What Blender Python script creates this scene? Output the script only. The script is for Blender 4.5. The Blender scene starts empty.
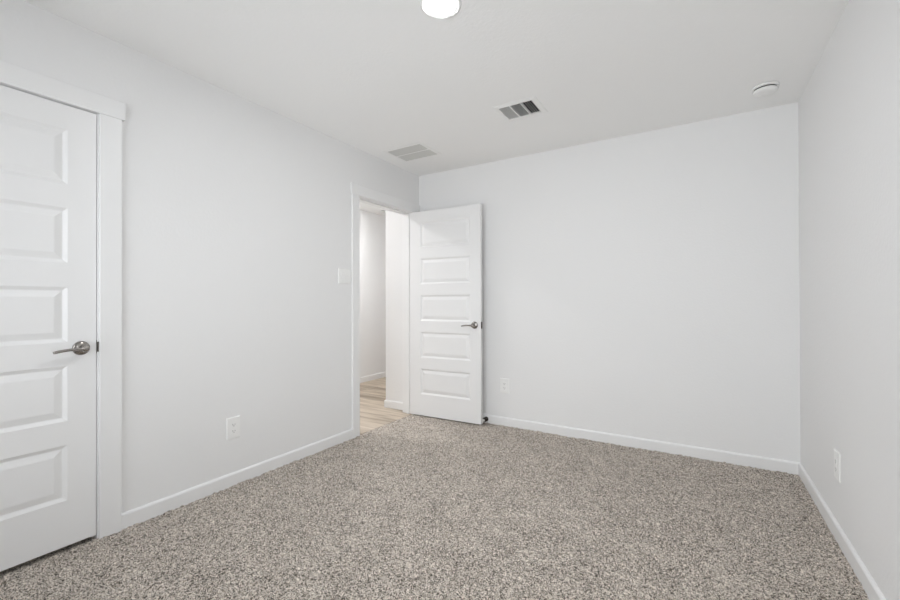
import bpy, bmesh, math
import numpy as np
from mathutils import Vector, Matrix

SC = bpy.context.scene
COL = SC.collection
# ------------------------------------------------------------------ camera
H = 2.44            # ceiling height
W = 3.047           # room width (left wall x=0, right wall x=W, back wall y=0)
YF = -3.93          # wall behind the camera
yaw, pit, rol = math.radians(31.154), math.radians(.248), math.radians(-.149)
f = Vector((-math.sin(yaw)*math.cos(pit), math.cos(yaw)*math.cos(pit), math.sin(pit)))
r = Vector((math.cos(yaw), math.sin(yaw), 0)); u = r.cross(f)
r2 = math.cos(rol)*r + math.sin(rol)*u; u2 = -math.sin(rol)*r + math.cos(rol)*u
cd = bpy.data.cameras.new('camera'); cam = bpy.data.objects.new('camera', cd); COL.objects.link(cam)
M = Matrix((r2, u2, -f)).transposed().to_4x4(); M.translation = Vector((2.4858, -3.4928, 1.1359))
cam.matrix_world = M
cd.sensor_width = 36; cd.lens = 412.43/900*36; cd.clip_start = .02
SC.camera = cam
# ------------------------------------------------------------------ light, exposure
SKY = 4.45           # overcast daylight through the window behind the camera
LAMP_ROOM = 375.0    # lens emission of the room's disk light
LAMP_HALL = 800.0    # the hall's disk light outside the doorway
LAMP_HALL_FILL = 1180.0   # unseen fill lamp, added to brighten the hall's far wall
wd = bpy.data.worlds.new('World'); SC.world = wd; wd.use_nodes = True
wd.node_tree.nodes['Background'].inputs[0].default_value = (.93, .965, 1, 1)
wd.node_tree.nodes['Background'].inputs[1].default_value = SKY
WX0, WX1, WZ0, WZ1 = .20, 2.90, .45, 2.10      # window opening
VY0, VY1 = -3.84, -3.20                        # unseen window added in the right wall, lights the closet side
for (lx, ly, lw, rz) in (((WX0+WX1)/2, YF-.14, WX1-WX0, 0), (W+.14, (VY0+VY1)/2, VY1-VY0, math.pi/2)):
    pl = bpy.data.lights.new('window_portal', 'AREA'); pl.shape = 'RECTANGLE'
    pl.size = lw; pl.size_y = WZ1-WZ0; pl.cycles.is_portal = True
    po = bpy.data.objects.new('window_portal', pl); COL.objects.link(po)
    po.location = (lx, ly, (WZ0+WZ1)/2); po.rotation_euler = (math.pi/2, 0, rz)
SC.view_settings.view_transform = 'Standard'; SC.view_settings.look = 'None'
SC.view_settings.gamma = 1; SC.view_settings.use_curve_mapping = False
SC.view_settings.exposure = 0.10
SC.cycles.max_bounces = 16; SC.cycles.diffuse_bounces = 12; SC.cycles.glossy_bounces = 6
SC.cycles.sample_clamp_indirect = 8

# ------------------------------------------------------------------ materials
def mat(name, col, rough=.5, metal=0.0, spec=.5, bump=None, emit=None):
    m = bpy.data.materials.new(name); m.use_nodes = True
    nt = m.node_tree; b = nt.nodes['Principled BSDF']
    b.inputs['Base Color'].default_value = (*col, 1)
    b.inputs['Roughness'].default_value = rough
    b.inputs['Metallic'].default_value = metal
    b.inputs['Specular IOR Level'].default_value = spec
    if emit:
        b.inputs['Emission Color'].default_value = (*emit[0], 1)
        b.inputs['Emission Strength'].default_value = emit[1]
    if bump:
        sc_, st, dist = bump
        tc = nt.nodes.new('ShaderNodeTexCoord'); n = nt.nodes.new('ShaderNodeTexNoise')
        n.inputs['Scale'].default_value = sc_; n.inputs['Detail'].default_value = 3
        bp = nt.nodes.new('ShaderNodeBump'); bp.inputs['Strength'].default_value = st; bp.inputs['Distance'].default_value = dist
        nt.links.new(tc.outputs['Object'], n.inputs['Vector'])
        nt.links.new(n.outputs['Fac'], bp.inputs['Height']); nt.links.new(bp.outputs['Normal'], b.inputs['Normal'])
    return m

PAINT = mat('wall_paint', (.80, .80, .80), .75, spec=.25, bump=(70, .25, .004))
CEIL = mat('ceiling_paint', (.89, .89, .885), .85, spec=.15, bump=(60, .3, .004))
TRIM = mat('trim_enamel', (.81, .81, .81), .38, spec=.45, bump=(45, .03, .002))
PLASTIC = mat('white_plastic', (.85, .85, .84), .35)
NICKEL = mat('satin_nickel', (.33, .31, .29), .24, metal=1)
DARKMETAL = mat('aged_bronze', (.06, .052, .045), .4, metal=.8)
SLOT = mat('dark_slot', (.05, .05, .05), .8)
GAP = mat('dark_vent_gap', (.06, .06, .058), .8)
GRILLE = mat('grille_enamel', (.62, .62, .60), .45)
REGISTER = mat('register_enamel', (.55, .55, .54), .4)
DUCT = mat('duct_dark', (.03, .03, .03), .9)
RUBBER = mat('white_rubber', (.7, .69, .66), .6)
LENS = mat('lit_lens', (.9, .9, .9), .4, emit=((.965, .985, 1), LAMP_ROOM))
def soft_rim(m, r0, r1, top, rim):
    # the frosted diffuser glows less towards its rim: top at radius r0, rim at r1
    nt = m.node_tree; b = nt.nodes['Principled BSDF']
    tc = nt.nodes.new('ShaderNodeTexCoord'); ml = nt.nodes.new('ShaderNodeVectorMath'); ml.operation = 'MULTIPLY'; ml.inputs[1].default_value = (1, 1, 0)
    ln = nt.nodes.new('ShaderNodeVectorMath'); ln.operation = 'LENGTH'
    mr = nt.nodes.new('ShaderNodeMapRange'); mr.inputs['From Min'].default_value = r0; mr.inputs['From Max'].default_value = r1
    mr.inputs['To Min'].default_value = 1; mr.inputs['To Max'].default_value = 0
    pw = nt.nodes.new('ShaderNodeMath'); pw.operation = 'POWER'; pw.inputs[1].default_value = 7
    ma = nt.nodes.new('ShaderNodeMath'); ma.operation = 'MULTIPLY_ADD'; ma.inputs[1].default_value = top; ma.inputs[2].default_value = rim
    L = nt.links
    L.new(tc.outputs['Object'], ml.inputs[0]); L.new(ml.outputs[0], ln.inputs[0]); L.new(ln.outputs['Value'], mr.inputs['Value'])
    L.new(mr.outputs[0], pw.inputs[0]); L.new(pw.outputs[0], ma.inputs[0]); L.new(ma.outputs[0], b.inputs['Emission Strength'])
soft_rim(LENS, .046, .080, LAMP_ROOM, .35)
HLENS_FILL = mat('lit_hall_fill_lens', (.9, .9, .9), .4, emit=((.99, .99, 1), LAMP_HALL_FILL))
HLENS = mat('lit_hall_lens', (.9, .9, .9), .4, emit=((.99, .99, 1), LAMP_HALL))

def carpet_mat():
    m = bpy.data.materials.new('speckled_carpet'); m.use_nodes = True
    nt = m.node_tree; L = nt.links; b = nt.nodes['Principled BSDF']
    b.inputs['Roughness'].default_value = .95; b.inputs['Specular IOR Level'].default_value = .1
    b.inputs['Sheen Weight'].default_value = .15; b.inputs['Sheen Roughness'].default_value = .6
    tc = nt.nodes.new('ShaderNodeTexCoord')
    # warp the coordinates so that the yarn ends are irregular
    wn = nt.nodes.new('ShaderNodeTexNoise'); wn.inputs['Scale'].default_value = 90; wn.inputs['Detail'].default_value = 2
    wm = nt.nodes.new('ShaderNodeMixRGB'); wm.blend_type = 'LINEAR_LIGHT'; wm.inputs[0].default_value = .006
    L.new(tc.outputs['Object'], wn.inputs['Vector']); L.new(tc.outputs['Object'], wm.inputs[1]); L.new(wn.outputs['Color'], wm.inputs[2])
    vo = nt.nodes.new('ShaderNodeTexVoronoi'); vo.inputs['Scale'].default_value = 290
    L.new(wm.outputs[0], vo.inputs['Vector'])
    sep = nt.nodes.new('ShaderNodeSeparateColor'); L.new(vo.outputs['Color'], sep.inputs[0])
    lf = nt.nodes.new('ShaderNodeTexNoise'); lf.inputs['Scale'].default_value = 6; lf.inputs['Detail'].default_value = 5; lf.inputs['Roughness'].default_value = .65
    L.new(tc.outputs['Object'], lf.inputs['Vector'])
    ad = nt.nodes.new('ShaderNodeMath'); ad.operation = 'MULTIPLY_ADD'; ad.inputs[1].default_value = .34
    L.new(lf.outputs['Fac'], ad.inputs[0])
    sb = nt.nodes.new('ShaderNodeMath'); sb.operation = 'SUBTRACT'; sb.inputs[1].default_value = .17
    L.new(sep.outputs[0], sb.inputs[0]); L.new(sb.outputs[0], ad.inputs[2])
    cr = nt.nodes.new('ShaderNodeValToRGB'); e = cr.color_ramp; e.interpolation = 'LINEAR'
    stops = [(0, (.035, .028, .021)), (.20, (.07, .057, .044)), (.33, (.27, .228, .186)), (.5, (.47, .413, .355)), (.72, (.66, .59, .52)), (1, (.88, .81, .72))]
    e.elements[0].position = stops[0][0]; e.elements[0].color = (*stops[0][1], 1)
    e.elements[1].position = stops[-1][0]; e.elements[1].color = (*stops[-1][1], 1)
    for p, c in stops[1:-1]:
        k = e.elements.new(p); k.color = (*c, 1)
    L.new(ad.outputs[0], cr.inputs[0])
    L.new(cr.outputs[0], b.inputs['Base Color'])
    fn = nt.nodes.new('ShaderNodeTexNoise'); fn.inputs['Scale'].default_value = 420; fn.inputs['Detail'].default_value = 2
    L.new(tc.outputs['Object'], fn.inputs['Vector'])
    bp = nt.nodes.new('ShaderNodeBump'); bp.inputs['Strength'].default_value = .7; bp.inputs['Distance'].default_value = .004
    L.new(fn.outputs['Fac'], bp.inputs['Height']); L.new(bp.outputs['Normal'], b.inputs['Normal'])
    return m
CARPET = carpet_mat()

def wood_mat():
    m = bpy.data.materials.new('light_oak_planks'); m.use_nodes = True
    nt = m.node_tree; L = nt.links; b = nt.nodes['Principled BSDF']
    b.inputs['Roughness'].default_value = .42
    tc = nt.nodes.new('ShaderNodeTexCoord')
    br = nt.nodes.new('ShaderNodeTexBrick')
    br.inputs['Scale'].default_value = 1; br.inputs['Brick Width'].default_value = 1.22; br.inputs['Row Height'].default_value = .18
    br.inputs['Mortar Size'].default_value = .0012; br.inputs['Mortar Smooth'].default_value = .2; br.offset = .37; br.offset_frequency = 3
    br.inputs['Color1'].default_value = (0, 0, 0, 1); br.inputs['Color2'].default_value = (1, 1, 1, 1); br.inputs['Mortar'].default_value = (0, 0, 0, 1)
    L.new(tc.outputs['Object'], br.inputs['Vector'])
    mp = nt.nodes.new('ShaderNodeMapping'); mp.inputs['Scale'].default_value = (1.1, 13, 1); L.new(tc.outputs['Object'], mp.inputs['Vector'])
    off = nt.nodes.new('ShaderNodeVectorMath'); off.operation = 'MULTIPLY_ADD'; off.inputs[1].default_value = (3, 3, 3)
    L.new(br.outputs['Color'], off.inputs[0]); L.new(mp.outputs[0], off.inputs[2])
    gr = nt.nodes.new('ShaderNodeTexNoise'); gr.inputs['Scale'].default_value = 1.5; gr.inputs['Detail'].default_value = 5; gr.inputs['Roughness'].default_value = .6
    L.new(off.outputs[0], gr.inputs['Vector'])
    mx = nt.nodes.new('ShaderNodeMath'); mx.operation = 'MULTIPLY_ADD'; mx.inputs[1].default_value = .30
    L.new(br.outputs['Color'], mx.inputs[0]); L.new(gr.outputs['Fac'], mx.inputs[2])
    cr = nt.nodes.new('ShaderNodeValToRGB'); e = cr.color_ramp
    e.elements[0].position = .38; e.elements[0].color = (.16, .125, .09, 1)
    e.elements[1].position = .98; e.elements[1].color = (.64, .56, .47, 1)
    k = e.elements.new(.55); k.color = (.31, .25, .185, 1)
    k = e.elements.new(.72); k.color = (.50, .42, .33, 1)
    L.new(mx.outputs[0], cr.inputs[0]); L.new(cr.outputs[0], b.inputs['Base Color'])
    bp = nt.nodes.new('ShaderNodeBump'); bp.inputs['Strength'].default_value = .3; bp.inputs['Distance'].default_value = .001; bp.invert = True
    L.new(br.outputs['Fac'], bp.inputs['Height']); L.new(bp.outputs['Normal'], b.inputs['Normal'])
    return m
WOOD = wood_mat()

def glass_mat():
    m = bpy.data.materials.new('window_glass'); m.use_nodes = True
    nt = m.node_tree; nt.nodes.remove(nt.nodes['Principled BSDF'])
    t = nt.nodes.new('ShaderNodeBsdfTransparent'); g = nt.nodes.new('ShaderNodeBsdfGlossy'); g.inputs['Roughness'].default_value = .02
    fr = nt.nodes.new('ShaderNodeFresnel'); fr.inputs['IOR'].default_value = 1.45
    mx = nt.nodes.new('ShaderNodeMixShader')
    nt.links.new(fr.outputs[0], mx.inputs[0]); nt.links.new(t.outputs[0], mx.inputs[1]); nt.links.new(g.outputs[0], mx.inputs[2])
    nt.links.new(mx.outputs[0], nt.nodes['Material Output'].inputs[0])
    return m
GLASS = glass_mat()

# ------------------------------------------------------------------ helpers
def tag(o, label=None, cat=None, group=None, kind=None):
    for k, v in (('label', label), ('category', cat), ('group', group), ('kind', kind)):
        if v: o[k] = v
    return o

def link(name, bm, m, parent=None, smooth=False):
    bmesh.ops.recalc_face_normals(bm, faces=bm.faces[:])
    me = bpy.data.meshes.new(name); bm.to_mesh(me); bm.free()
    me.materials.append(m)
    if smooth:
        for p in me.polygons: p.use_smooth = True
    o = bpy.data.objects.new(name, me); COL.objects.link(o)
    if parent: o.parent = parent
    return o

def empty(name, loc=(0, 0, 0), rz=0, parent=None):
    o = bpy.data.objects.new(name, None); COL.objects.link(o); o.empty_display_size = .05
    o.location = loc; o.rotation_euler = (0, 0, rz)
    if parent: o.parent = parent
    return o

def box(bm, x0, x1, y0, y1, z0, z1, bev=0, seg=1):
    vs = [bm.verts.new((x, y, z)) for x in (x0, x1) for y in (y0, y1) for z in (z0, z1)]
    fs = [bm.faces.new([vs[i] for i in q]) for q in ((0, 1, 3, 2), (4, 6, 7, 5), (0, 4, 5, 1), (2, 3, 7, 6), (0, 2, 6, 4), (1, 5, 7, 3))]
    if bev:
        es = list({e for q in fs for e in q.edges})
        bmesh.ops.bevel(bm, geom=es, offset=bev, segments=seg, profile=.5, affect='EDGES')

def boxo(name, b, m, parent=None, bev=0, seg=1):
    bm = bmesh.new(); box(bm, *b, bev=bev, seg=seg); return link(name, bm, m, parent)

def holed(name, axis, a, b_, rect, holes, m, parent=None):
    """slab between a and b_ along axis, spanning rect=(p0,p1,q0,q1) with rectangular through holes"""
    P = sorted({rect[0], rect[1], *[h[0] for h in holes], *[h[1] for h in holes]})
    Q = sorted({rect[2], rect[3], *[h[2] for h in holes], *[h[3] for h in holes]})
    P = [p for p in P if rect[0] <= p <= rect[1]]; Q = [q for q in Q if rect[2] <= q <= rect[3]]
    def solid(i, j):
        if not (0 <= i < len(P)-1 and 0 <= j < len(Q)-1): return False
        cp, cq = (P[i]+P[i+1])/2, (Q[j]+Q[j+1])/2
        return not any(h[0] < cp < h[1] and h[2] < cq < h[3] for h in holes)
    def pt(p, q, d):
        return {0: (d, p, q), 1: (p, d, q), 2: (p, q, d)}[axis]
    bm = bmesh.new()
    def quad(*v): bm.faces.new([bm.verts.new(c) for c in v])
    for i in range(len(P)-1):
        for j in range(len(Q)-1):
            if not solid(i, j): continue
            p0, p1, q0, q1 = P[i], P[i+1], Q[j], Q[j+1]
            for d in (a, b_): quad(pt(p0, q0, d), pt(p1, q0, d), pt(p1, q1, d), pt(p0, q1, d))
            for di, dj, e0, e1 in ((-1, 0, (p0, q0), (p0, q1)), (1, 0, (p1, q0), (p1, q1)), (0, -1, (p0, q0), (p1, q0)), (0, 1, (p0, q1), (p1, q1))):
                if not solid(i+di, j+dj): quad(pt(*e0, a), pt(*e1, a), pt(*e1, b_), pt(*e0, b_))
    bmesh.ops.remove_doubles(bm, verts=bm.verts[:], dist=1e-5)
    return link(name, bm, m, parent)

def lathe(bm, prof, n=40, mtx=None):
    """prof: list of (radius, height) about local z; mtx places it"""
    mtx = mtx or Matrix()
    rings = []
    for (rad, h) in prof:
        if rad < 1e-6: rings.append([bm.verts.new(mtx @ Vector((0, 0, h)))])
        else: rings.append([bm.verts.new(mtx @ Vector((rad*math.cos(2*math.pi*k/n), rad*math.sin(2*math.pi*k/n), h))) for k in range(n)])
    for A, B in zip(rings, rings[1:]):
        for k in range(n):
            k2 = (k+1) % n
            if len(A) == 1 and len(B) == 1: continue
            if len(A) == 1: bm.faces.new((A[0], B[k], B[k2]))
            elif len(B) == 1: bm.faces.new((A[k], A[k2], B[0]))
            else: bm.faces.new((A[k], A[k2], B[k2], B[k]))

def tube(bm, pts, radii, n=14, flat=1.0):
    """swept tube; flat scales the section's vertical half axis"""
    rings = []
    for i, p in enumerate(pts):
        p = Vector(p); d = (Vector(pts[min(i+1, len(pts)-1)]) - Vector(pts[max(i-1, 0)])).normalized()
        s = d.cross(Vector((0, 0, 1)));  s = s.normalized() if s.length > 1e-4 else Vector((1, 0, 0))
        t = s.cross(d).normalized()
        rings.append([bm.verts.new(p + radii[i]*(math.cos(2*math.pi*k/n)*s + flat*math.sin(2*math.pi*k/n)*t)) for k in range(n)])
    for A, B in zip(rings, rings[1:]):
        for k in range(n): bm.faces.new((A[k], A[(k+1) % n], B[(k+1) % n], B[k]))
    bm.faces.new(rings[0]); bm.faces.new(rings[-1])

def structure(o, label=None): return tag(o, label, kind='structure')

# ------------------------------------------------------------------ setting: shell
T = .12                       # wall thickness
HX = -1.60                    # far hall wall
SX, SY = -.418, -.035          # outer corner of the hall's stub wall
HY0, HY1 = -2.33, 2.70        # hall extent
CL0, CL1, CTOP = -3.434-.022, -2.674+.022, 2.066       # rough opening of the closet door
OP0, OP1, OTOP = -.906, -.093, 2.054                   # rough opening of the hall door

def carpet_floor():
    x0, x1, y0, y1, st = -.012, W+.06, YF-.06, .06, .0055
    nx, ny = int((x1-x0)/st)+1, int((y1-y0)/st)+1
    rng = np.random.default_rng(7)
    X, Y = np.meshgrid(np.linspace(x0, x1, nx), np.linspace(y0, y1, ny), indexing='ij')
    def smooth(a, k):
        for _ in range(k):
            a = (a + np.roll(a, 1, 0) + np.roll(a, -1, 0) + np.roll(a, 1, 1) + np.roll(a, -1, 1))/5
        return a/a.std()
    Z = .0027*smooth(rng.standard_normal((nx, ny)), 1) + .0012*smooth(rng.standard_normal((nx, ny)), 14)
    X = X + rng.uniform(-.0015, .0015, X.shape)*(X > x0+.001); Y = Y + rng.uniform(-.0015, .0015, Y.shape)
    edge = np.clip((X - x0)/.02, 0, 1); Z = Z + .001*edge - .005*(1-edge)
    co = np.stack([X, Y, Z], -1).reshape(-1, 3).astype(np.float32)
    i = np.arange(nx*ny).reshape(nx, ny)
    q = np.stack([i[:-1, :-1], i[1:, :-1], i[1:, 1:], i[:-1, 1:]], -1).reshape(-1, 4)
    me = bpy.data.meshes.new('floor'); me.vertices.add(len(co)); me.vertices.foreach_set('co', co.ravel())
    me.loops.add(q.size); me.loops.foreach_set('vertex_index', q.ravel().astype(np.int32))
    me.polygons.add(len(q)); me.polygons.foreach_set('loop_start', np.arange(0, q.size, 4, dtype=np.int32))
    me.polygons.foreach_set('use_smooth', np.ones(len(q), bool))
    me.update(calc_edges=True); me.materials.append(CARPET)
    o = bpy.data.objects.new('floor', me); COL.objects.link(o); return o
structure(carpet_floor(), 'beige and brown speckled cut pile carpet of the bedroom')

bm = bmesh.new(); box(bm, HX-.06, -.12, HY0-.06, HY1+.06, -.05, 0); box(bm, -.1201, -.012, OP0, OP1, -.05, 0)
structure(link('floor_hall', bm, WOOD), 'light oak plank floor of the hall beyond the open door')
bm = bmesh.new(); box(bm, -.85, .0, YF-.06, HY0-.15, -.06, -.006)
structure(link('floor_closet', bm, CARPET), 'carpet inside the closet behind the closed door')

sup = (1.322, 1.578, -.966, -.749)        # neck of the supply register
ret = (.172, .526, -.728, -.444)          # neck of the return grille
hret = (-1.385, -1.02, 1.0, 1.37)         # neck of the hall grille
structure(holed('ceiling', 2, H, H+.1, (HX-.2, W+.12, YF-.12, HY1+.12), [sup, ret, hret], CEIL), 'flat white textured ceiling')
structure(holed('wall_left', 0, -T, 0, (YF, 0, -.05, H), [(CL0, CL1, -.1, CTOP), (OP0, OP1, -.1, OTOP)], PAINT), 'white left wall with the closet door and the hall doorway')
structure(boxo('wall_back', (-T, W+.12, 0, .12, -.05, H), PAINT), 'plain white back wall behind the open door')
structure(holed('wall_right', 0, W, W+.12, (YF-.12, 0, -.05, H), [(VY0, VY1, WZ0, WZ1)], PAINT), 'plain white right wall with one outlet low down')
structure(holed('wall_front', 1, YF-.12, YF, (-.9, W, -.05, H), [(WX0, WX1, WZ0, WZ1)], PAINT), 'white wall behind the camera with the window')
structure(boxo('wall_hall_stub', (SX, -T, SY, HY1, -.05, H), PAINT), 'bright white wall end seen through the doorway')
structure(boxo('wall_hall_left', (HX-.12, HX, HY0-.12, HY1+.12, -.05, H), PAINT), 'far white wall of the hall')
structure(boxo('wall_hall_back', (HX, SX, HY1, HY1+.12, -.05, H), PAINT), 'end wall of the hall')
structure(boxo('wall_hall_front', (HX, -T, HY0-.15, HY0, -.05, H), PAINT), 'wall between the hall and the closet')
structure(boxo('wall_closet', (-.90, -.85, YF, HY0-.15, -.05, H), PAINT), 'back wall of the closet')

# baseboards: eased top edge, one run per wall
BH, BT = .079, .013
def baseboard(name, runs, label):
    bm = bmesh.new()
    prof = [(0, -.006), (BT, -.006), (BT, BH-.011), (BT-.002, BH-.006), (BT-.006, BH-.001), (BT-.008, BH), (0, BH)]
    for (ax, ay), (bx, by), (nx, ny), ma, mb in runs:      # start, end, normal into the room, mitre at each end (+1 outside corner, -1 inside corner)
        d = Vector((bx-ax, by-ay, 0)).normalized()
        ra = [bm.verts.new((ax + nx*t - d.x*ma*t, ay + ny*t - d.y*ma*t, z)) for t, z in prof]
        rb = [bm.verts.new((bx + nx*t + d.x*mb*t, by + ny*t + d.y*mb*t, z)) for t, z in prof]
        n = len(prof)
        for k in range(n): bm.faces.new((ra[k], ra[(k+1) % n], rb[(k+1) % n], rb[k]))
        bm.faces.new(ra); bm.faces.new(rb)
    return structure(link(name, bm, TRIM), label)
CW = .089                                   # casing width
c_in0, c_in1 = -3.434-.008, -2.674+.008     # casing inner edges, closet
c_out0, c_out1 = c_in0-CW, c_in1+CW
o_in0, o_in1 = -.891, -.107                 # casing inner edges, doorway
o_out0, o_out1 = o_in0-.081, o_in1+CW
baseboard('baseboard_left', [((0, YF), (0, c_out0), (1, 0), -1, 0), ((0, c_out1), (0, o_out0), (1, 0), 0, 0)], 'white baseboard along the left wall')
baseboard('baseboard_back', [((0.02, 0), (W, 0), (0, -1), 0, -1)], 'white baseboard along the back wall')
baseboard('baseboard_right', [((W, 0), (W, YF), (-1, 0), -1, -1)], 'white baseboard along the right wall')
baseboard('baseboard_front', [((W, YF), (0, YF), (0, 1), -1, -1)], 'white baseboard under the window behind the camera')
baseboard('baseboard_hall_stub', [((-.139, SY), (SX, SY), (0, -1), 0, 1), ((SX, SY), (SX, HY1), (-1, 0), 1, 0)], 'white baseboard around the wall end in the hall')
baseboard('baseboard_hall_left', [((HX, HY0), (HX, HY1), (1, 0), 0, 0)], 'white baseboard along the far wall of the hall')

# door trim: flat casings with a taller, thicker head; jambs; stops
def door_trim(name, y0, y1, ztop, in0, in1, out0, out1, head0, head1, headz, label, strike=None, both=True, hall_out1=None):
    e = structure(empty(name, (0, (y0+y1)/2, 0)), label)
    oy = -(y0+y1)/2
    def part(nm, b, m=TRIM, bev=.0018):
        return boxo(nm, (b[0], b[1], b[2]+oy, b[3]+oy, b[4], b[5]), m, e, bev)
    part('side_casing', (0, .017, out0, in0, -.006, headz)); part('side_casing', (0, .017, in1, out1, -.006, headz))
    part('head_casing', (0, .019, head0, head1, headz, headz+.090))
    if both:
        ho = hall_out1 if hall_out1 is not None else out1
        part('side_casing', (-T-.017, -T, out0, in0, 0, headz)); part('side_casing', (-T-.017, -T, in1, ho, 0, headz))
        part('head_casing', (-T-.022, -T, head0, ho, headz, headz+.090))
    # jambs fill the rough opening
    part('jamb', (-T, .0, y0-.019, y0, -.006, ztop), bev=.001); part('jamb', (-T, .0, y1, y1+.019, -.006, ztop), bev=.001)
    part('head_jamb', (-T, .0, y0-.019, y1+.019, ztop, ztop+.017), bev=.001)
    sx0, sx1 = -.075, -.038
    part('stop', (sx0, sx1, y0, y0+.011, 0, ztop-.011), bev=.001); part('stop', (sx0, sx1, y1-.011, y1, 0, ztop-.011), bev=.001)
    part('head_stop', (sx0, sx1, y0, y1, ztop-.011, ztop), bev=.001)
    if strike:
        ys, zs, s = strike
        bm = bmesh.new()
        box(bm, -.034, -.001, ys-.0012+oy, ys+.0012+oy, zs-.032, zs+.032)
        # curled lip that wraps the jamb edge
        lip = [(-.001, 0), (.003, .0006*s), (.0065, .003*s), (.008, .0065*s), (.0085, .010*s)]
        for (ax, ay), (bx, by) in zip(lip, lip[1:]):
            q = [bm.verts.new(c) for c in ((ax, ys+ay+oy, zs-.024), (bx, ys+by+oy, zs-.024), (bx, ys+by+oy, zs+.024), (ax, ys+ay+oy, zs+.024))]
            bm.faces.new(q)
        tag(link('strike_plate', bm, NICKEL, e), 'satin nickel strike plate')
    return e
door_trim('trim_1', -3.437, -2.671, 2.049, c_in0, c_in1, c_out0, c_out1, c_out0-.017, c_out1+.014, 2.0495,
          'white flat casing around the closed closet door', strike=(-2.671, .924, 1))
door_trim('trim_2', -.887, -.112, 2.037, o_in0, o_in1, o_out0, o_out1, o_out0-.010, o_out1+.010, 2.041,
          'white flat casing around the open hall doorway', strike=(-.887, .928, -1), hall_out1=SY-.001)

# ------------------------------------------------------------------ doors
DT = .035
CENT = [1.786, 1.424, 1.061, .699, .336]; PH = .127
def build_door(name, w, label, h=2.031):
    """local: x from hinge (0) to free edge (w); visible face at y = 0, other face at y = DT; z from the door's bottom"""
    e = tag(empty(name), label, kind='structure'); s = .105
    holes = [(s, w-s, c-PH, c+PH) for c in CENT]
    holed('door_slab', 1, 0, DT, (0, w, 0, h), holes, TRIM, e)
    for c in CENT:
        bm = bmesh.new()
        for face, sg in ((0, 1), (DT, -1)):
            loops = []
            for ins, d in ((0, 0), (.002, .001), (.014, .008), (.018, .009), (.022, .008), (.045, .0015), (.049, .001)):
                y = face + sg*d
                loops.append([bm.verts.new(p) for p in ((s+ins, y, c-PH+ins), (w-s-ins, y, c-PH+ins), (w-s-ins, y, c+PH-ins), (s+ins, y, c+PH-ins))])
            for A, B in zip(loops, loops[1:]):
                for k in range(4): bm.faces.new((A[k], A[(k+1) % 4], B[(k+1) % 4], B[k]))
            bm.faces.new(loops[-1])
        link('door_panel', bm, TRIM, e)
    return e

def handle(parent, x, z, face, sg, direction=-1):
    """lever on a face at local y=face, projecting along sg*y, lever pointing along direction*x"""
    hnd = empty('door_handle', (x, face, z), 0, parent); hnd['label'] = 'satin nickel lever handle'
    rot = Matrix.Rotation(math.pi/2*(1 if sg < 0 else -1), 4, 'X')
    bm = bmesh.new()
    lathe(bm, [(0, 0), (.033, 0), (.033, .003), (.0315, .007), (.027, .0105), (.018, .013), (.013, .0145), (0, .0145)], 40, rot)
    link('rose', bm, NICKEL, hnd, True)
    bm = bmesh.new()
    lathe(bm, [(0, .012), (.0125, .012), (.0115, .03), (.0118, .046), (.0145, .050), (.0155, .056), (.013, .062), (.006, .0645), (0, .065)], 28, rot)
    k = []
    for t in np.linspace(0, 1, 12):
        k.append((direction*(.002+.109*t), sg*(.055 - .004*t + .0*t), -.002 - .007*t*t + .003*math.sin(math.pi*t)))
    tube(bm, k, [.0105, .0105, .010, .0095, .009, .009, .009, .009, .009, .009, .0088, .0070], 14, .72)
    link('lever', bm, NICKEL, hnd, True)
    return hnd

# closet door, closed: the visible face looks to +x, its free (latch) edge is on the +y side
cdoor = build_door('door_1', .760, 'closed white five panel closet door with a lever handle', 2.024)
cdoor.location = (-.001, -3.434, .021); cdoor.rotation_euler = (0, 0, math.pi/2)
handle(cdoor, .703, .902, 0, -1)
tag(boxo('latch_plate', (.7598, .7612, .006, .030, .886, .942), NICKEL, cdoor), 'satin nickel latch plate')

# hall door, open into the room: hinge beside the corner, standing nearly parallel to the back wall
odoor = build_door('door_2', .762, 'open white five panel door standing in front of the back wall', 2.018)
odoor.location = (.014, -.150, .014); odoor.rotation_euler = (0, 0, math.radians(2.1))
handle(odoor, .762-.062, .906, 0, -1)
handle(odoor, .762-.062, .906, DT, 1)
tag(boxo('latch_plate', (.7615, .7632, .005, .030, .875, .937), DARKMETAL, odoor), 'dark latch plate on the door edge')
for z in (.20, 1.02, 1.84):
    bm = bmesh.new(); lathe(bm, [(0, -.045), (.006, -.045), (.006, .045), (0, .045)], 14, Matrix.Translation((-.006, DT+.002, z)))
    box(bm, -.0015, .0, .004, DT, z-.045, z+.045)
    link('hinge', bm, NICKEL, odoor)

# ------------------------------------------------------------------ window behind the camera
def window(name, loc, rz, w, label):
    # local: x along the wall, -y outward, z up from the sill
    e = structure(empty(name, loc, rz), label); h = WZ1-WZ0; fw = .05
    holed('window_frame', 1, -.05, 0, (-w/2, w/2, 0, h), [(-w/2+fw, w/2-fw, fw, h/2-.02), (-w/2+fw, w/2-fw, h/2+.02, h-fw)], TRIM, e)
    boxo('window_pane', (-w/2+fw-.005, w/2-fw+.005, -.028, -.024, fw-.005, h/2-.015), GLASS, e)
    boxo('window_pane', (-w/2+fw-.005, w/2-fw+.005, -.028, -.024, h/2+.015, h-fw+.005), GLASS, e)
    boxo('window_sill', (-w/2-.03, w/2+.03, 0, .085, -.02, -.0005), TRIM, e, .002)
window('window_1', ((WX0+WX1)/2, YF-.06, WZ0), 0, WX1-WX0, 'wide white framed window behind the camera')
window('window_fill', (W+.06, (VY0+VY1)/2, WZ0), math.pi/2, VY1-VY0, 'narrow unseen window added in the right wall to light the closet side')  # added opening out of view, extra daylight for the closet side

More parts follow.
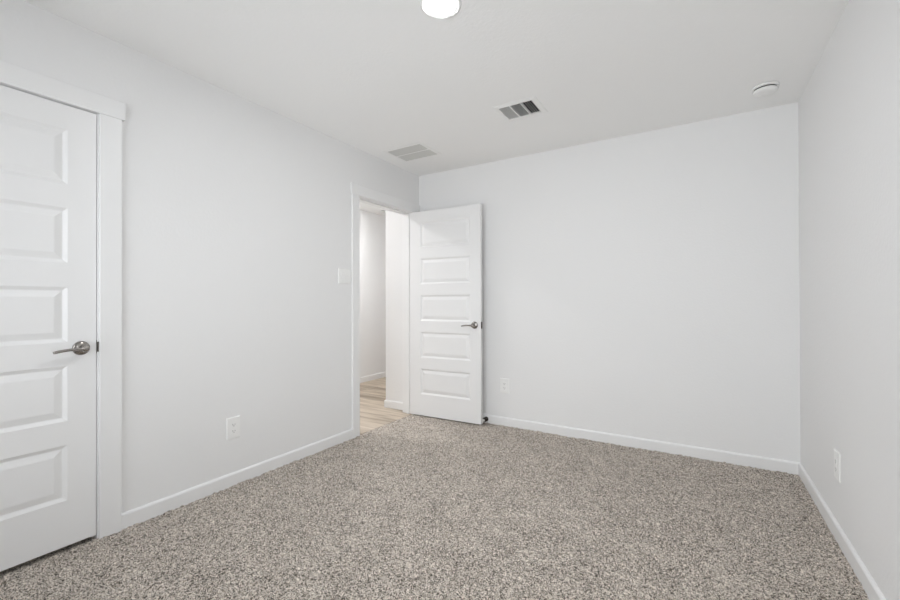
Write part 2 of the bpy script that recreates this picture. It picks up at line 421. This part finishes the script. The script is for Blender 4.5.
# ------------------------------------------------------------------ ceiling lights
def disk_light(loc, lens, label, s=1.0):
    e = tag(empty('ceiling_light', loc), label, 'light')
    bm = bmesh.new(); lathe(bm, [(.0785*s, -.003), (.080*s, -.0045), (.088*s, -.004), (.092*s, 0)], 56)
    link('trim_ring', bm, PLASTIC, e, True)
    bm = bmesh.new(); lathe(bm, [(.0790*s, -.004), (.072*s, -.0062), (.05*s, -.008), (.025*s, -.0088), (0, -.009)], 56)
    tag(link('lens', bm, lens, e, True), 'glowing white lens')
    return e
disk_light((1.519, -1.967, H), LENS, 'round lit disk light on the ceiling in the middle of the bedroom')
disk_light((-.838, -1.04, H), HLENS, 'round lit disk light on the hall ceiling outside the doorway', .5)

disk_light((-.98, .15, H), HLENS_FILL, 'unseen disk light added on the hall ceiling to brighten the far hall wall', .5)  # added fill for the far hall wall, hidden from the camera

# ------------------------------------------------------------------ smoke detector
sd = tag(empty('smoke_detector', (2.836, -.350, H)), 'round white smoke detector on the ceiling near the right wall', 'smoke detector')
bm = bmesh.new(); lathe(bm, [(0, 0), (.068, 0), (.069, -.006), (.066, -.011), (.058, -.012), (0, -.012)], 48); link('base', bm, PLASTIC, sd, True)
bm = bmesh.new(); lathe(bm, [(.056, -.010), (.056, -.024)], 48); tag(link('vent_slot', bm, GAP, sd, True), 'dark vent gap')
bm = bmesh.new(); lathe(bm, [(0, -.020), (.060, -.020), (.063, -.022), (.062, -.030), (.055, -.037), (.04, -.041), (0, -.042)], 48); link('cover', bm, PLASTIC, sd, True)
bm = bmesh.new(); lathe(bm, [(0, -.040), (.010, -.0395), (.010, -.0435), (.008, -.0445), (0, -.0445)], 20, Matrix.Translation((-.012, .0, 0)))
link('test_button', bm, PLASTIC, sd, True)

# ------------------------------------------------------------------ supply register: three louvre banks
def register():
    x0, x1, y0, y1 = 1.302, 1.602, -.980, -.719
    cx, cy = (x0+x1)/2, (y0+y1)/2
    e = tag(empty('air_register', (cx, cy, H)), 'white supply air register with dark louvres in the middle of the ceiling', 'vent')
    a0, a1, b0, b1 = 1.334-cx, 1.566-cx, -.958-cy, -.757-cy
    bm = bmesh.new()
    # stepped face frame
    L = []
    for ins, z in ((0, -.0005), (.002, -.003), (.018, -.006), (.030, -.007)):
        L.append([bm.verts.new(p) for p in ((x0-cx+ins, y0-cy+ins, z), (x1-cx-ins, y0-cy+ins, z), (x1-cx-ins, y1-cy-ins, z), (x0-cx+ins, y1-cy-ins, z))])
    L.append([bm.verts.new(p) for p in ((a0, b0, -.007), (a1, b0, -.007), (a1, b1, -.007), (a0, b1, -.007))])
    L.append([bm.verts.new(p) for p in ((a0, b0, .004), (a1, b0, .004), (a1, b1, .004), (a0, b1, .004))])
    for A, B in zip(L, L[1:]):
        for k in range(4): bm.faces.new((A[k], A[(k+1) % 4], B[(k+1) % 4], B[k]))
    link('face_frame', bm, PLASTIC, e)
    bm = bmesh.new()
    box(bm, sup[0]-cx+.002, sup[1]-cx-.002, sup[2]-cy+.002, sup[3]-cy-.002, .0045, .14)
    bmesh.ops.delete(bm, geom=[fc for fc in bm.faces if all(v.co.z < .02 for v in fc.verts)], context='FACES')
    link('duct', bm, DUCT, e)
    d1, d2 = a0+(a1-a0)*.335, a0+(a1-a0)*.665
    for d in (d1, d2): boxo('divider', (d-.0035, d+.0035, b0, b1, -.0068, .006), PLASTIC, e)
    def slat(x, y, lx, ly, tilt_axis, ang):
        bm = bmesh.new(); box(bm, -lx/2, lx/2, -ly/2, ly/2, -.0009, .0009)
        o = link('louvre', bm, REGISTER, e); o.location = (x, y, -.001)
        o.rotation_euler = (ang, 0, 0) if tilt_axis == 'x' else (0, ang, 0)
    A = math.radians(48)
    n = 5
    for k in range(n):
        slat(a0 + (d1-.0035-a0)*(k+.5)/n, (b0+b1)/2, .0112, b1-b0-.001, 'y', -A)
        slat(d2+.0035 + (a1-d2-.0035)*(k+.5)/n, (b0+b1)/2, .0085, b1-b0-.001, 'y', A)
    for k in range(13):
        slat((d1+d2)/2, b0 + (b1-b0)*(k+.5)/13, d2-d1-.008, .0105, 'x', A)
    boxo('damper_lever', (a0-.008, a0+.004, -.004, .004, -.013, -.006), PLASTIC, e, .001)
    return e
register()

# ------------------------------------------------------------------ return grilles: fine louvres in two bays
def return_grille(neck, border, bays, per_bay, label, m, tilt=-38):
    cx, cy = (neck[0]+neck[1])/2, (neck[2]+neck[3])/2
    a0, a1, b0, b1 = neck[0]-cx+.004, neck[1]-cx-.004, neck[2]-cy+.004, neck[3]-cy-.004
    e = tag(empty('return_air_grille', (cx, cy, H)), label, 'vent')
    bm = bmesh.new(); L = []
    for ins, z in ((border, -.0005), (border-.002, -.004), (.004, -.006), (0, -.006)):
        L.append([bm.verts.new(p) for p in ((a0-ins, b0-ins, z), (a1+ins, b0-ins, z), (a1+ins, b1+ins, z), (a0-ins, b1+ins, z))])
    L.append([bm.verts.new((*v.co.xy, .006)) for v in L[-1]])
    for A, B in zip(L, L[1:]):
        for k in range(4): bm.faces.new((A[k], A[(k+1) % 4], B[(k+1) % 4], B[k]))
    link('face_frame', bm, PLASTIC, e)
    bm = bmesh.new(); box(bm, neck[0]-cx+.002, neck[1]-cx-.002, neck[2]-cy+.002, neck[3]-cy-.002, .0065, .16)
    bmesh.ops.delete(bm, geom=[fc for fc in bm.faces if all(v.co.z < .02 for v in fc.verts)], context='FACES')
    link('duct', bm, DUCT, e)
    step = (b1-b0)/bays
    for i in range(1, bays): boxo('divider', (a0, a1, b0+i*step-.005, b0+i*step+.005, -.0058, .004), PLASTIC, e)
    for i in range(bays):
        y0 = b0+i*step+(.005 if i else 0); y1 = b0+(i+1)*step-(.005 if i < bays-1 else 0)
        for k in range(per_bay):
            bm = bmesh.new(); box(bm, a0, a1, -.0085, .0085, -.0004, .0004)
            o = link('louvre', bm, m, e); o.location = (0, y0+(y1-y0)*(k+.5)/per_bay, 0); o.rotation_euler = (math.radians(tilt), 0, 0)
    return e
return_grille(ret, .028, 2, 11, 'grey louvred return grille in two bays on the ceiling by the left corner', GRILLE)
return_grille(hret, .012, 2, 12, 'dark louvred grille on the hall ceiling glimpsed through the doorway', GRILLE, 40)

# ------------------------------------------------------------------ outlets and switch
def wall_plate(name, w, h, loc, rz, label, cat, group=None):
    """local: plate in xz, facing -y"""
    e = tag(empty(name, loc, rz), label, cat, group)
    bm = bmesh.new(); L = []
    for ins, y in ((0, 0), (0, -.003), (.0015, -.005), (.005, -.0065)):
        L.append([bm.verts.new(p) for p in ((-w/2+ins, y, -h/2+ins), (w/2-ins, y, -h/2+ins), (w/2-ins, y, h/2-ins), (-w/2+ins, y, h/2-ins))])
    for A, B in zip(L, L[1:]):
        for k in range(4): bm.faces.new((A[k], A[(k+1) % 4], B[(k+1) % 4], B[k]))
    bm.faces.new(L[-1]); bm.faces.new(L[0])
    link('plate', bm, PLASTIC, e)
    return e
def outlet(loc, rz, label):
    e = wall_plate('wall_outlet', .087, .134, loc, rz, label, 'outlet', 'duplex wall outlets')
    rec = boxo('receptacle', (-.0168, .0168, -.0085, -.006, -.0335, .0335), PLASTIC, e, .0008)
    for zc in (.0195, -.0195):
        bm = bmesh.new(); box(bm, -.0080, -.0056, -.0088, -.0084, zc-.002, zc+.0065); link('slot', bm, SLOT, rec)
        bm = bmesh.new(); box(bm, .0056, .0080, -.0088, -.0084, zc-.001, zc+.0058); link('slot', bm, SLOT, rec)
        bm = bmesh.new(); lathe(bm, [(0, .0084), (.0026, .0084), (.0026, .0088), (0, .0088)], 12, Matrix.Translation((0, 0, zc-.0075)) @ Matrix.Rotation(math.pi/2, 4, 'X'))
        link('ground_hole', bm, SLOT, rec)
    for zc in (.0484, -.0484):
        bm = bmesh.new(); lathe(bm, [(0, .006), (.003, .006), (.0028, .0073), (0, .0075)], 12, Matrix.Translation((0, 0, zc)) @ Matrix.Rotation(math.pi/2, 4, 'X'))
        link('screw', bm, PLASTIC, e)
    return e
outlet((0, -1.993, .356), math.pi/2, 'white duplex outlet low on the left wall between the closet and the doorway')
outlet((.958, 0, .366), 0, 'white duplex outlet low on the back wall just right of the open door')
outlet((W, -.856, .352), -math.pi/2, 'white duplex outlet low on the right wall, seen nearly edge on')

sw = wall_plate('light_switch', .134, .122, (0, -1.053, 1.348), math.pi/2, 'white two rocker light switch plate beside the hall doorway casing', 'switch')
for x in (-.023, .023):
    bm = bmesh.new(); L = []
    pts = [(-.0338, -.0075), (0, -.0105), (.0338, -.0068)]
    a = [bm.verts.new((x-.0166, y, z)) for z, y in pts] + [bm.verts.new((x-.0166, -.006, .0338)), bm.verts.new((x-.0166, -.006, -.0338))]
    b = [bm.verts.new((x+.0166, y, z)) for z, y in pts] + [bm.verts.new((x+.0166, -.006, .0338)), bm.verts.new((x+.0166, -.006, -.0338))]
    for k in range(5): bm.faces.new((a[k], a[(k+1) % 5], b[(k+1) % 5], b[k]))
    bm.faces.new(a); bm.faces.new(b)
    link('rocker', bm, PLASTIC, sw)

# ------------------------------------------------------------------ spring door stop on the back baseboard
ds = tag(empty('door_stop', (.776, -BT, .040)), 'dark spring door stop on the baseboard behind the open door', 'door stop')
R90 = Matrix.Rotation(math.pi/2, 4, 'X')
bm = bmesh.new(); lathe(bm, [(0, 0), (.022, 0), (.021, .004), (.012, .008), (0, .009)], 24, R90); link('flange', bm, DARKMETAL, ds, True)
bm = bmesh.new(); pts = []; n = 12*7
for k in range(n+1):
    t = k/n; rr = .017; a_ = 2*math.pi*7*t
    pts.append((rr*math.cos(a_), -.008-.048*t, rr*math.sin(a_)))
tube(bm, pts, [.003]*len(pts), 6); link('spring', bm, DARKMETAL, ds, True)
bm = bmesh.new(); lathe(bm, [(0, .054), (.0115, .054), (.0125, .060), (.0115, .068), (.006, .071), (0, .0715)], 24, R90); link('bumper', bm, RUBBER, ds, True)
